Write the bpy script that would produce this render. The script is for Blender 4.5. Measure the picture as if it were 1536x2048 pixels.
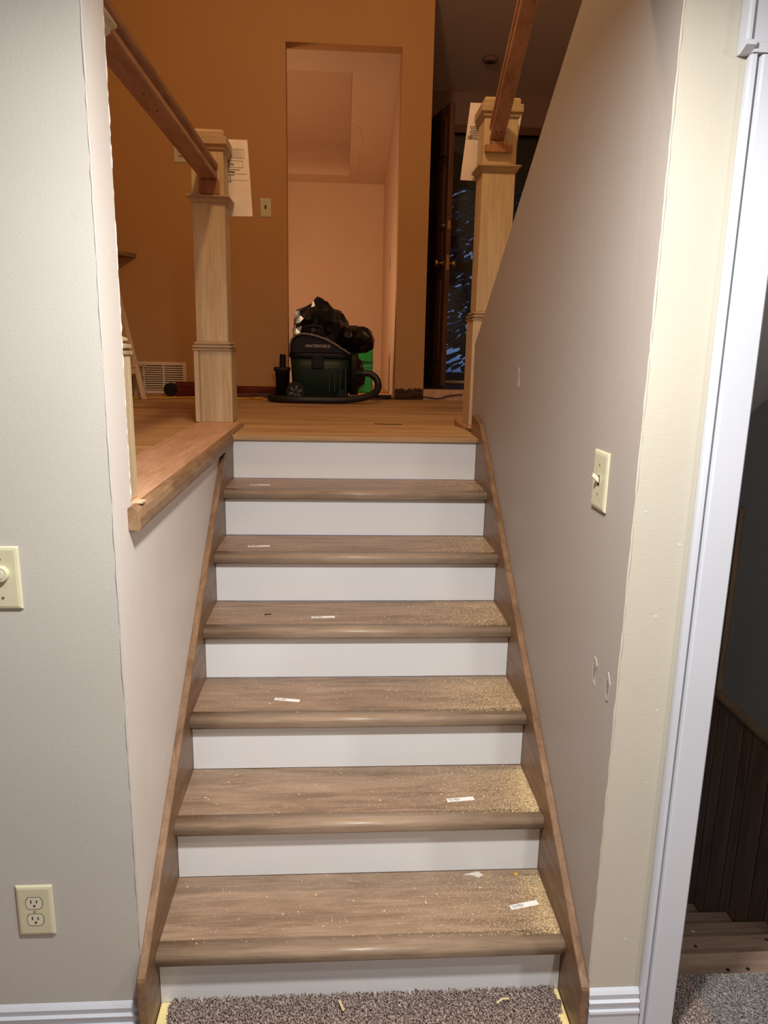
import bpy, bmesh, math, random
from mathutils import Vector, Matrix
random.seed(7)
for o in list(bpy.data.objects): bpy.data.objects.remove(o)
SC = bpy.context.scene
COL = SC.collection

# ------------------------------------------------------------------ camera
cd = bpy.data.cameras.new('camera'); cam = bpy.data.objects.new('camera', cd); COL.objects.link(cam)
cd.sensor_fit = 'VERTICAL'; cd.sensor_height = 36.0; cd.lens = 36.0 * 1455.6 / 2048.0
cd.clip_start = 0.05; cd.clip_end = 200
CX, CY, CZ, PIT, YAW, ROL = 0.448, -1.574, 1.6694, 0.2205, -0.0641, 0.0205
fw = Vector((-math.sin(YAW) * math.cos(PIT), math.cos(YAW) * math.cos(PIT), -math.sin(PIT)))
r0 = Vector((math.cos(YAW), math.sin(YAW), 0)); u0 = r0.cross(fw)
rr = r0 * math.cos(ROL) + u0 * math.sin(ROL); uu = u0 * math.cos(ROL) - r0 * math.sin(ROL)
M = Matrix((rr, uu, -fw)).transposed().to_4x4(); M.translation = Vector((CX, CY, CZ)); cam.matrix_world = M
SC.camera = cam

# ------------------------------------------------------------------ view, world, lights
SC.view_settings.view_transform = 'Standard'; SC.view_settings.look = 'None'
SC.view_settings.exposure = 0.0; SC.view_settings.gamma = 1.0; SC.view_settings.use_curve_mapping = False
w = bpy.data.worlds.new('dusk_sky'); SC.world = w; w.use_nodes = True
bg = w.node_tree.nodes['Background']; bg.inputs[0].default_value = (0.22, 0.38, 0.72, 1); bg.inputs[1].default_value = 0.40

def lamp(name, loc, energy, color, radius, down=False):
    ld = bpy.data.lights.new(name, 'AREA' if down else 'POINT'); ld.energy = energy; ld.color = color
    if down: ld.shape = 'DISK'; ld.size = radius * 2
    else: ld.shadow_soft_size = radius
    o = bpy.data.objects.new(name, ld); o.location = loc; COL.objects.link(o); return o
# flush downlights of the lower room, warm lamp above the landing, work lamp in the hall
lamp('room_ceiling_light', (0.54, -0.80, 2.41), 57, (1.0, 0.98, 0.95), 0.07, True)
lamp('room_ceiling_light_back', (1.45, -2.6, 2.41), 26, (1.0, 0.98, 0.95), 0.07, True)
lamp('room_ceiling_light_right', (2.0, -1.2, 2.41), 16, (1.0, 0.98, 0.955), 0.06, True)
lamp('landing_lamp', (0.32, 0.95, 4.1), 80, (1.0, 0.66, 0.35), 0.09)
lamp('hall_lamp', (-0.22, 4.14, 2.05), 25, (1.0, 0.66, 0.41), 0.08)

# ------------------------------------------------------------------ materials
def lin(c):
    c /= 255.0
    return c / 12.92 if c <= 0.04045 else ((c + 0.055) / 1.055) ** 2.4
def S(r, g, b): return (lin(r), lin(g), lin(b), 1)
def newmat(name):
    m = bpy.data.materials.new(name); m.use_nodes = True
    nt = m.node_tree; b = nt.nodes['Principled BSDF']; return m, nt, b
def N(nt, t, **k):
    n = nt.nodes.new(t)
    for a, v in k.items(): setattr(n, a, v)
    return n
def coords(nt, scale=(1, 1, 1), rot=(0, 0, 0), rnd=0.0):
    tc = N(nt, 'ShaderNodeTexCoord'); mp = N(nt, 'ShaderNodeMapping')
    mp.inputs['Scale'].default_value = scale; mp.inputs['Rotation'].default_value = rot
    if rnd:
        oi = N(nt, 'ShaderNodeObjectInfo'); mu = N(nt, 'ShaderNodeMath', operation='MULTIPLY'); mu.inputs[1].default_value = rnd
        ad = N(nt, 'ShaderNodeVectorMath', operation='ADD')
        nt.links.new(oi.outputs['Random'], mu.inputs[0]); nt.links.new(tc.outputs['Object'], ad.inputs[0])
        nt.links.new(mu.outputs[0], ad.inputs[1]); nt.links.new(ad.outputs[0], mp.inputs['Vector'])
    else:
        nt.links.new(tc.outputs['Object'], mp.inputs['Vector'])
    return mp.outputs['Vector']
def ramp(nt, fac, stops):
    r = N(nt, 'ShaderNodeValToRGB'); e = r.color_ramp.elements
    while len(e) < len(stops): e.new(0.5)
    for el, (p, c) in zip(e, stops): el.position = p; el.color = c
    nt.links.new(fac, r.inputs[0]); return r.outputs[0]
def noise(nt, vec, scale, detail=4, rough=0.5, dist=0.0):
    n = N(nt, 'ShaderNodeTexNoise'); n.inputs['Scale'].default_value = scale; n.inputs['Detail'].default_value = detail
    n.inputs['Roughness'].default_value = rough; n.inputs['Distortion'].default_value = dist
    nt.links.new(vec, n.inputs['Vector']); return n.outputs['Fac']
def bump(nt, b, h, strength=0.1, dist=0.01):
    n = N(nt, 'ShaderNodeBump'); n.inputs['Strength'].default_value = strength; n.inputs['Distance'].default_value = dist
    nt.links.new(h, n.inputs['Height']); nt.links.new(n.outputs[0], b.inputs['Normal'])
def mixc(nt, a, bcol, fac, mode='MULTIPLY'):
    m = N(nt, 'ShaderNodeMix', data_type='RGBA', blend_type=mode)
    if isinstance(fac, float): m.inputs[0].default_value = fac
    else: nt.links.new(fac, m.inputs[0])
    for i, v in ((6, a), (7, bcol)):
        if isinstance(v, tuple): m.inputs[i].default_value = v
        else: nt.links.new(v, m.inputs[i])
    return m.outputs[2]
def plain(name, col, rough=0.5, metal=0.0, spec=0.5):
    m, nt, b = newmat(name); b.inputs['Roughness'].default_value = rough; b.inputs['Metallic'].default_value = metal
    b.inputs['Specular IOR Level'].default_value = spec
    v = coords(nt); f = noise(nt, v, 14, 3)
    d = tuple(x * 0.9 for x in col[:3]) + (1,)
    nt.links.new(ramp(nt, f, [(0.3, d), (0.7, col)]), b.inputs['Base Color']); return m
def paint(name, col, rough=0.55, tex=0.12, spots=0.0):
    m, nt, b = newmat(name); b.inputs['Roughness'].default_value = rough; b.inputs['Specular IOR Level'].default_value = 0.35
    v = coords(nt); f = noise(nt, v, 2.3, 5, 0.6)
    d = tuple(x * 0.955 for x in col[:3]) + (1,)
    c = ramp(nt, f, [(0.35, d), (0.65, col)])
    if spots:
        g = noise(nt, coords(nt, (1, 1, 1)), 26, 2, 0.4)
        c = mixc(nt, c, ramp(nt, g, [(0.70, (1, 1, 1, 1)), (0.78, (0.8, 0.78, 0.75, 1))]), spots)
    nt.links.new(c, b.inputs['Base Color'])
    bump(nt, b, noise(nt, v, 190, 3, 0.6), tex, 0.004); return m
def wood(name, dark, mid, light, axis='x', scale=1.0, rough=0.45, rnd=3.0, knots=0.0, bumpy=0.08, contrast=(0.26, 0.5, 0.74), fine=0.7, stretch=7.0):
    m, nt, b = newmat(name); b.inputs['Roughness'].default_value = rough; b.inputs['Specular IOR Level'].default_value = 0.35
    def sc(l, c): return {'x': (l, c, c), 'y': (c, l, c), 'z': (c, c, l)}[axis]
    v = coords(nt, sc(22 / stretch, 22), rnd=rnd); v2 = coords(nt, sc(9, 240), rnd=rnd); v3 = coords(nt, sc(3, 9), rnd=rnd)
    f = noise(nt, v, 1.0 * scale, 7, 0.68, 0.7); g = noise(nt, v2, 1.0 * scale, 4, 0.65, 0.2); h = noise(nt, v3, 1.3 * scale, 4, 0.6, 0.4)
    c = ramp(nt, f, [(contrast[0], dark), (contrast[1], mid), (contrast[2], light)])
    c = mixc(nt, c, ramp(nt, g, [(0.34, (0.70, 0.68, 0.66, 1)), (0.62, (1, 1, 1, 1))]), fine)
    c = mixc(nt, c, ramp(nt, h, [(0.30, (0.80, 0.80, 0.80, 1)), (0.70, (1.0, 1.0, 1.0, 1))]), 0.7)
    if knots:
        k = noise(nt, coords(nt, sc(22 / stretch * 0.6, 15), rnd=rnd), 1.2 * scale, 5, 0.62, 1.6)
        c = mixc(nt, c, ramp(nt, k, [(0.60, (1, 1, 1, 1)), (0.72, (0.52, 0.45, 0.40, 1))]), knots)
    nt.links.new(c, b.inputs['Base Color']); bump(nt, b, g, bumpy, 0.002); return m

MT = {}
MT['grey'] = paint('grey_wall_paint', S(186, 182, 174), spots=0.15)
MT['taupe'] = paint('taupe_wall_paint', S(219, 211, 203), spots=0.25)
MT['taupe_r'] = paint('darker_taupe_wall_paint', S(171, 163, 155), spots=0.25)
MT['cream'] = paint('cream_wall_paint', S(187, 181, 166), spots=0.1)
MT['ochre'] = paint('ochre_wall_paint', S(182, 138, 86))
MT['hallwall'] = paint('hall_wall_paint', S(210, 182, 156))
MT['ceil'] = paint('ceiling_paint', S(190, 168, 162))
MT['ceilw'] = paint('white_ceiling_paint', S(225, 224, 220))
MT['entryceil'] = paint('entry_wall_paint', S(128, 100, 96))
MT['trim'] = paint('white_trim_paint', S(194, 197, 205), rough=0.32, tex=0.02)
MT['riser'] = paint('white_riser_board', S(230, 230, 230), rough=0.30, tex=0.01)
MT['tread'] = wood('brown_oak_tread', S(120, 99, 81), S(152, 128, 107), S(174, 150, 128), 'x', 1.0, 0.42, knots=0.55)
MT['nosing'] = wood('lit_brown_oak_nosing', S(134, 113, 93), S(162, 140, 118), S(178, 157, 136), 'x', 1.0, 0.34)  # lighter than the treads: the edge highlight is put into the colour
MT['skirt'] = wood('brown_oak_skirt', S(98, 73, 51), S(136, 105, 77), S(156, 124, 94), 'y', 1.0, 0.42, knots=0.3)
MT['ply'] = wood('plywood_subfloor', S(148, 110, 70), S(196, 156, 108), S(216, 180, 134), 'x', 0.30, 0.6, rnd=0.0, knots=0.9)
MT['cap'] = wood('red_oak_board', S(190, 144, 110), S(212, 168, 134), S(224, 184, 152), 'y', 0.8, 0.5, knots=0.2)
MT['captrim'] = wood('weathered_oak_edge', S(96, 72, 50), S(140, 108, 78), S(170, 140, 108), 'y', 1.2, 0.5)
MT['poplar'] = wood('raw_poplar', S(188, 162, 122), S(214, 190, 150), S(228, 208, 170), 'z', 0.6, 0.55, stretch=16)
MT['poplar_dark'] = wood('raw_poplar_moulding', S(166, 140, 106), S(194, 168, 132), S(208, 184, 148), 'x', 0.8, 0.55)
MT['oakrail'] = wood('red_oak_rail', S(136, 96, 72), S(176, 132, 102), S(196, 154, 124), 'y', 1.0, 0.5)
MT['oakblock'] = wood('red_oak_block', S(140, 92, 60), S(178, 126, 88), S(196, 146, 106), 'z', 1.0, 0.5)
MT['doorwood'] = wood('dark_stained_door', S(64, 38, 24), S(98, 62, 42), S(116, 76, 52), 'z', 0.8, 0.45)
MT['panelwood'] = wood('dark_wood_panelling', S(122, 98, 76), S(160, 132, 106), S(178, 150, 122), 'z', 0.45, 0.45, knots=0.5)
MT['base_red'] = wood('red_brown_stained_wood', S(58, 18, 8), S(96, 34, 16), S(124, 52, 28), 'x', 1.0, 0.35)
MT['roomdark'] = wood('unseen_wall_dark_wood', S(92, 70, 50), S(120, 94, 70), S(140, 112, 86), 'z', 0.6, 0.5)  # made-up dark wood on the unseen walls, chosen to cut bounce light
MT['rawpine'] = wood('raw_pine_tread', S(132, 106, 90), S(164, 136, 118), S(182, 154, 136), 'x', 0.7, 0.6, knots=0.5)
MT['palewood'] = wood('pale_wood', S(200, 168, 132), S(222, 194, 158), S(234, 210, 176), 'z', 1.0, 0.5)
MT['pinefloor'] = wood('dark_entry_floor', S(40, 28, 26), S(60, 46, 44), S(76, 60, 58), 'x', 1.0, 0.35)
MT['ivory'] = plain('ivory_plastic', S(204, 199, 168), 0.32)
MT['ivory2'] = plain('ivory_plastic_insert', S(214, 209, 186), 0.3)
MT['slot'] = plain('dark_slot', S(36, 30, 24), 0.6)
MT['metal'] = plain('steel_screw', S(190, 180, 150), 0.35, 0.8)
MT['brass'] = plain('worn_brass', S(190, 150, 100), 0.28, 0.9)
MT['blackp'] = plain('black_plastic', S(20, 19, 19), 0.5, 0, 0.22)
MT['brownp'] = plain('dark_charcoal_plastic', S(30, 24, 21), 0.5, 0, 0.2)
MT['greenp'] = plain('dark_green_plastic', S(26, 44, 32), 0.42, 0, 0.25)
MT['greyp'] = plain('grey_trim_plastic', S(96, 84, 76), 0.45)
MT['hose'] = plain('black_hose_rubber', S(30, 27, 26), 0.5)
MT['silver'] = plain('silver_print', S(196, 186, 176), 0.4)
MT['bag'] = plain('glossy_black_plastic', S(9, 8, 9), 0.40, 0, 0.3)
MT['greenbox'] = plain('bright_green_wrap', S(34, 150, 66), 0.4)
MT['greendark'] = plain('dark_green_print', S(14, 70, 36), 0.4)
MT['paper'] = plain('white_paper', S(236, 226, 216), 0.7)
MT['ink'] = plain('black_ink', S(40, 36, 36), 0.7)
MT['sticker'] = plain('white_sticker', S(240, 240, 238), 0.45)
MT['sawdust'] = plain('pale_sawdust', S(236, 212, 160), 0.9)
MT['pad'] = plain('yellow_carpet_pad', S(232, 214, 150), 0.85)
MT['yellow'] = plain('yellow_cord', S(216, 168, 40), 0.5)
MT['darkcord'] = plain('dark_brown_cord', S(40, 18, 12), 0.5)
MT['torn'] = plain('torn_plaster_edge', S(74, 46, 28), 0.95)
MT['gougeshade'] = plain('gouge_shade', S(140, 128, 117), 0.95)  # shadow inside the wall gouges, put into a darker colour
MT['plaster'] = plain('bare_plaster', S(214, 204, 190), 0.9)
MT['ventw'] = plain('almond_metal', S(226, 204, 176), 0.4)
MT['snow'] = plain('snow', S(226, 232, 240), 0.8)
MT['pineneedle'] = plain('dark_pine_needles', S(34, 44, 48), 0.8)
MT['bark'] = plain('dark_bark', S(46, 36, 34), 0.9)
MT['frame_black'] = plain('black_door_frame', S(22, 20, 22), 0.4)
MT['bluegrey'] = paint('blue_grey_paint', S(186, 192, 196))
def carpet_mat(name, stops, scale):
    m, nt, b = newmat(name); b.inputs['Roughness'].default_value = 0.95; b.inputs['Specular IOR Level'].default_value = 0.1
    nt.links.new(ramp(nt, noise(nt, coords(nt), scale, 2, 0.6), stops), b.inputs['Base Color']); return m
MT['carpet'] = carpet_mat('brown_carpet_pile', [(0.32, S(84, 70, 64)), (0.45, S(138, 120, 112)), (0.57, S(180, 162, 154)), (0.70, S(222, 208, 202))], 210)
MT['carpetg'] = carpet_mat('grey_carpet_pile', [(0.30, S(104, 98, 94)), (0.5, S(146, 140, 136)), (0.72, S(186, 180, 176))], 150)
m, nt, b = newmat('window_glass'); out = nt.nodes['Material Output']
g1 = N(nt, 'ShaderNodeBsdfTransparent'); g1.inputs[0].default_value = (0.86, 0.9, 0.95, 1)
g2 = N(nt, 'ShaderNodeBsdfGlossy'); g2.inputs['Roughness'].default_value = 0.03
mx = N(nt, 'ShaderNodeMixShader'); fr = N(nt, 'ShaderNodeFresnel'); fr.inputs[0].default_value = 1.45
nt.links.new(fr.outputs[0], mx.inputs[0]); nt.links.new(g1.outputs[0], mx.inputs[1]); nt.links.new(g2.outputs[0], mx.inputs[2])
nt.links.new(mx.outputs[0], out.inputs['Surface']); MT['glass'] = m

# ------------------------------------------------------------------ mesh builder
OFF = {}
class MB:
    def __init__(s): s.v = []; s.f = []; s.m = []; s.cur = 0
    def mat(s, i): s.cur = i; return s
    def add(s, vs, fs):
        n = len(s.v); s.v += [tuple(p) for p in vs]
        for f in fs: s.f.append([i + n for i in f]); s.m.append(s.cur)
        return s
    def box(s, x0, x1, y0, y1, z0, z1):
        return s.add([(x0, y0, z0), (x1, y0, z0), (x1, y1, z0), (x0, y1, z0), (x0, y0, z1), (x1, y0, z1), (x1, y1, z1), (x0, y1, z1)],
                     [(0, 3, 2, 1), (4, 5, 6, 7), (0, 1, 5, 4), (1, 2, 6, 5), (2, 3, 7, 6), (3, 0, 4, 7)])
    def prism(s, pts, axis, a, b):
        # pts: 2-D outline in the plane across axis: x->(y,z), y->(x,z), z->(x,y)
        def P(p, t): return {'x': (t, p[0], p[1]), 'y': (p[0], t, p[1]), 'z': (p[0], p[1], t)}[axis]
        n = len(pts); vs = [P(p, a) for p in pts] + [P(p, b) for p in pts]
        fs = [list(range(n))[::-1], [n + i for i in range(n)]] + [(i, (i + 1) % n, n + (i + 1) % n, n + i) for i in range(n)]
        return s.add(vs, fs)
    def loft(s, rings, cap=True, closed=True):
        n = len(rings[0]); vs = [p for r in rings for p in r]; fs = []
        for k in range(len(rings) - 1):
            for i in range(n if closed else n - 1):
                j = (i + 1) % n; fs.append((k * n + i, k * n + j, (k + 1) * n + j, (k + 1) * n + i))
        if cap: fs.append(list(range(n))[::-1]); fs.append([(len(rings) - 1) * n + i for i in range(n)])
        return s.add(vs, fs)
    def tube(s, path, r, n=8, rf=None):
        P = [Vector(p) for p in path]; rings = []; up = Vector((0, 0, 1))
        for i, p in enumerate(P):
            d = (P[min(i + 1, len(P) - 1)] - P[max(i - 1, 0)]).normalized()
            a = d.cross(up)
            if a.length < 1e-3: a = d.cross(Vector((1, 0, 0)))
            a.normalize(); c = a.cross(d).normalized(); q = rf(i) if rf else r
            rings.append([p + a * math.cos(t) * q + c * math.sin(t) * q for t in [2 * math.pi * k / n for k in range(n)]])
        return s.loft(rings)
    def cyl(s, c, axis, r, h, n=20, r2=None):
        r2 = r if r2 is None else r2; rings = []
        for t, q in ((0, r), (h, r2)):
            ring = []
            for k in range(n):
                a = 2 * math.pi * k / n; u, v = math.cos(a) * q, math.sin(a) * q
                ring.append({'x': (c[0] + t, c[1] + u, c[2] + v), 'y': (c[0] + u, c[1] + t, c[2] + v), 'z': (c[0] + u, c[1] + v, c[2] + t)}[axis])
            rings.append(ring)
        return s.loft(rings)
    def sleeve(s, cx, cy, prof):
        # square mouldings: prof = [(half_x, half_y, z), ...]
        return s.loft([[(cx - hx, cy - hy, z), (cx + hx, cy - hy, z), (cx + hx, cy + hy, z), (cx - hx, cy + hy, z)] for hx, hy, z in prof])
    def build(s, name, mats, parent=None, bevel=0.0, smooth=False, xf=None, segs=2):
        me = bpy.data.meshes.new(name)
        vs = [Vector(p) for p in s.v]
        if xf is not None: vs = [xf @ p for p in vs]
        if parent is not None: org = OFF[parent.name]; 
        else:
            xs = [p.x for p in vs]; ys = [p.y for p in vs]; zs = [p.z for p in vs]
            org = Vector(((min(xs) + max(xs)) / 2, (min(ys) + max(ys)) / 2, min(zs)))
        me.from_pydata([tuple(p - org) for p in vs], [], s.f)
        ml = mats if isinstance(mats, (list, tuple)) else [mats]
        for q in ml: me.materials.append(MT[q])
        me.polygons.foreach_set('material_index', s.m)
        bm = bmesh.new(); bm.from_mesh(me); bmesh.ops.recalc_face_normals(bm, faces=bm.faces); bm.to_mesh(me); bm.free()
        if smooth: me.polygons.foreach_set('use_smooth', [True] * len(me.polygons))
        o = bpy.data.objects.new(name, me); COL.objects.link(o)
        if parent is not None: o.parent = parent
        else: o.location = org
        OFF[o.name] = org.copy()
        if bevel:
            md = o.modifiers.new('edge', 'BEVEL'); md.width = bevel; md.segments = segs; md.limit_method = 'ANGLE'; md.angle_limit = math.radians(40)
        return o
def tag(o, label, cat, group=None):
    o['label'] = label; o['category'] = cat
    if group: o['group'] = group
    return o
def struct(o, label=None):
    o['kind'] = 'structure'
    if label: o['label'] = label
    return o
def thing(name, loc, label, cat, group=None):
    o = bpy.data.objects.new(name, None); o.empty_display_size = 0.1; COL.objects.link(o); o.location = loc
    OFF[o.name] = Vector(loc); tag(o, label, cat, group); return o
def text_mesh(mb, body, size, xf, idx, squash=1.0, depth=0.0006, shear=0.0):
    cu = bpy.data.curves.new('t', 'FONT'); cu.body = body; cu.size = size; cu.extrude = depth; cu.resolution_u = 2; cu.shear = shear
    cu.align_x = 'CENTER'; cu.align_y = 'CENTER'
    o = bpy.data.objects.new('t', cu); COL.objects.link(o)
    dg = bpy.context.evaluated_depsgraph_get(); me = bpy.data.meshes.new_from_object(o.evaluated_get(dg))
    mb.mat(idx); mb.add([xf @ Vector((v.co.x * squash, v.co.y, v.co.z)) for v in me.vertices], [list(p.vertices) for p in me.polygons])
    bpy.data.objects.remove(o); bpy.data.curves.remove(cu); bpy.data.meshes.remove(me); mb.mat(0)

# ================================================================== SETTING
R_, T_, W_ = 0.1865, 0.2537, 1.04
ZF = 7 * R_           # upper floor 1.3055
XL, XR = -0.02, 1.06  # stair side wall faces
YL, YR = -0.065, -0.135
def vault(y): return 3.75 + (5.0 - y) * 0.25

# lower floor
struct(MB().box(-2.6, 3.2, -4.0, 0.02, -0.15, 0.0).box(-2.6, 1.05, 0.02, 1.6, -0.15, 0.0).build('floor', 'rawpine'))
# left wall with its return, half wall under the ledge
wl = MB(); wl.box(-2.6, XL, YL, 0.07, 0, 2.44)
wl_o = struct(wl.build('wall_left', ['grey', 'taupe']))
for p in wl_o.data.polygons:
    if p.normal.x > 0.9 or p.normal.y > 0.9: p.material_index = 1
struct(MB().box(-0.27, XL, 0.0705, 1.62, 0, 1.284).build('wall_left_half', 'taupe'))
# rough painted corner beads
def bead(cx, cy, z0, z1, parent, mat, seed):
    rnd = random.Random(seed); rings = []; n = 90
    for i in range(n + 1):
        z = z0 + (z1 - z0) * i / n; q = 0.0016 + rnd.random() * 0.0016
        if rnd.random() < 0.06: q *= 0.35
        jx, jy = rnd.uniform(-.0006, .0006), rnd.uniform(-.0006, .0006)
        rings.append([(cx + jx + q * math.cos(a), cy + jy + q * math.sin(a), z) for a in [k * math.pi / 4 for k in range(8)]])
    return MB().loft(rings).build('corner_bead', mat, parent, smooth=True)
bead(XL - 0.0012, YL + 0.0012, 0.19, 2.43, wl_o, 'grey', 3)
bead(XL - 0.0015, 0.0688, 1.32, 2.43, wl_o, 'taupe', 5)
# right wall: knee wall with sloping top carrying the upper flight
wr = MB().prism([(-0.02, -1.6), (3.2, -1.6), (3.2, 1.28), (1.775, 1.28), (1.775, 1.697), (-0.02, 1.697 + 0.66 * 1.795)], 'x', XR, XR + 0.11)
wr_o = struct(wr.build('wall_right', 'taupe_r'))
# front right wall strip (cream outside, taupe on the stair side), goes over the doorway
DX0, DX1, DZ = 1.275, 2.10, 2.20
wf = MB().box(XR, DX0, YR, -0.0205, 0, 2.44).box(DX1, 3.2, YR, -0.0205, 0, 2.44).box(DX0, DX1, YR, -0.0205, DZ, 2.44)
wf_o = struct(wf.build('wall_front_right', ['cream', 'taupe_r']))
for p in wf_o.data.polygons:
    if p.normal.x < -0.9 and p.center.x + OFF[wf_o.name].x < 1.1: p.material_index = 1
bead(XR + 0.0012, YR + 0.0012, 0.17, 2.43, wf_o, 'cream', 9)
# lower room shell behind and beside the camera
struct(MB().box(-2.72, -2.6, -4.0, 0.07, 0, 2.44).build('wall_room_left', 'roomdark'))
struct(MB().box(3.2, 3.32, -4.0, YR, 0, 2.44).build('wall_room_right', 'roomdark'))
struct(MB().box(-2.72, 3.32, -4.12, -4.0, 0, 2.44).build('wall_room_back', 'roomdark'))
struct(MB().box(-2.72, 3.32, -4.12, 0.07, 2.44, 2.56).build('ceiling', 'ceilw'))
# upper room shell
struct(MB().box(-3.3, 2.34, -0.05, 0.07, 2.56, vault(0)).build('wall_upper_front', 'ochre'))
struct(MB().box(-3.42, -3.3, 0.0, 3.85, 1.0, vault(0)).build('wall_upper_left', 'ochre'))
struct(MB().prism([(-0.1, vault(-0.1)), (5.2, vault(5.2)), (5.2, vault(5.2) + 0.1), (-0.1, vault(-0.1) + 0.1)], 'x', -3.4, 2.4).build('ceiling_upper', 'ceil'))
# upper plywood floor (L shape around the stair opening)
fl = MB().prism([(-3.3, 0.0706), (-0.225, 0.0706), (-0.225, 1.50), (1.06, 1.50), (1.06, 1.90), (2.22, 1.90), (2.22, 3.85), (-3.3, 3.85)], 'z', ZF - 0.02, ZF)
struct(fl.build('floor_upper', 'ply'))
struct(MB().box(-1.6, 0.99, 3.8505, 6.02, ZF - 0.02, ZF).build('floor_hall', 'ply'))
# far ochre wall with tall opening
OX0, OX1, OZ = 0.077, 0.856, 3.645
fwm = MB().box(-3.3, OX0, 3.85, 3.97, ZF, 4.4).box(OX1, 1.068, 3.85, 3.97, ZF, 4.4).box(OX0, OX1, 3.85, 3.97, OZ, 4.4)
far_o = struct(fwm.build('wall_far', 'ochre'))
# hall behind the opening: sloping ceiling with a raised recess
HY = 6.02
def hz(y): return 3.655 - 0.235 * (y - 4.2)
struct(MB().box(0.872, 0.99, 3.9705, HY, ZF, 4.1).build('wall_hall_right', 'hallwall'))
struct(MB().box(-1.6, 0.99, HY, HY + 0.11, ZF, 4.1).build('wall_hall_far', 'hallwall'))
struct(MB().box(-1.72, -1.6, 3.9705, HY + 0.11, ZF, 4.1).build('wall_hall_left', 'hallwall'))
def slab(x0, x1, y0, y1, d0, d1): return MB().prism([(y0, hz(y0) + d0), (y1, hz(y1) + d0), (y1, hz(y1) + d1), (y0, hz(y0) + d1)], 'x', x0, x1)
struct(slab(-1.6, 0.872, 3.9705, HY, 0.27, 0.34).build('ceiling_hall', 'hallwall'))
struct(slab(-1.6, 0.5315, 3.9706, 4.31, 0.0, 0.2695).build('trim_1', 'hallwall'), 'lower ceiling strip just inside the opening')
struct(slab(0.532, 0.8715, 3.9706, HY - 0.0005, 0.0, 0.2695).build('trim_2', 'hallwall'), 'lower ceiling strip along the right of the hall recess')
struct(slab(-1.6, 0.5315, 5.86, HY - 0.0005, 0.0, 0.2695).build('trim_3', 'hallwall'), 'lower ceiling strip at the far end of the hall recess')
pp = [(0.535, 5.84), (0.60, 5.83), (0.625, 5.62), (0.610, 5.42), (0.640, 5.22), (0.600, 5.02), (0.548, 4.98), (0.538, 5.4)]
MB().loft([[(a, b2, hz(b2) + d) for a, b2 in pp] for d in (-0.0003, -0.004)]).build('plaster_patch', 'hallwall', bpy.data.objects['trim_2'])
tag(MB().prism([(4.86, 2.33), (4.90, 2.32), (4.915, 2.38), (4.895, 2.45), (4.87, 2.41)], 'x', 0.8700, 0.8717).build('green_tape', 'greenbox'), 'scrap of green tape on the bright hall wall', 'tape')
# entry area with the outside door
ZE = 1.384
struct(MB().box(1.069, 2.22, 3.8705, 5.0, ZE - 0.03, ZE).build('floor_entry', 'pinefloor'))
struct(MB().box(1.069, 2.22, 3.8506, 3.87, ZF, ZE).build('trim_4', 'cap'), 'pale wooden riser of the low step to the entry')
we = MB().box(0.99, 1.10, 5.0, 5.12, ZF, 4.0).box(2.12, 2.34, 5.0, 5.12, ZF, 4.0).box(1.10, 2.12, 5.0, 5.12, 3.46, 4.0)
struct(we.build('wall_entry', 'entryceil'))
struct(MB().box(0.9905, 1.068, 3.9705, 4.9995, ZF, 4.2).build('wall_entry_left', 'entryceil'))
struct(MB().box(2.2205, 2.34, -0.02, 5.0, -1.9, 5.2).build('wall_stairwell_right', 'bluegrey'))
struct(MB().box(1.07, 2.12, 4.985, 5.0, 3.44, 3.50).build('trim_5', 'doorwood'), 'dark head casing over the entry door')
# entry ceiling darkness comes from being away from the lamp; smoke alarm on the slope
sa = thing('smoke_alarm', (1.59, 4.58, vault(4.58)), 'small round smoke alarm on the dark sloping ceiling', 'smoke alarm')
MB().cyl((1.59, 4.58, vault(4.58) - 0.022), 'z', 0.05, 0.022, 20, 0.065).build('cover', 'entryceil', sa)
MB().cyl((1.59, 4.58, vault(4.58) - 0.026), 'z', 0.02, 0.0035, 14).build('sensor', 'slot', sa)
# stairwell to the basement: soffit of the upper flight, end wall
struct(MB().prism([(-0.02, 2.42), (1.90, 1.15), (1.90, 1.30), (-0.02, 2.70)], 'x', 1.1705, 2.22).build('ceiling_stairwell', 'ceilw'))
struct(MB().box(1.1705, 2.22, 3.2, 3.3, -1.9, 1.28).build('wall_stairwell_end', 'bluegrey'))
struct(MB().box(1.1705, 2.22, 1.6, 3.2, -2.0, -1.88).build('floor_basement', 'carpetg'))

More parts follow.
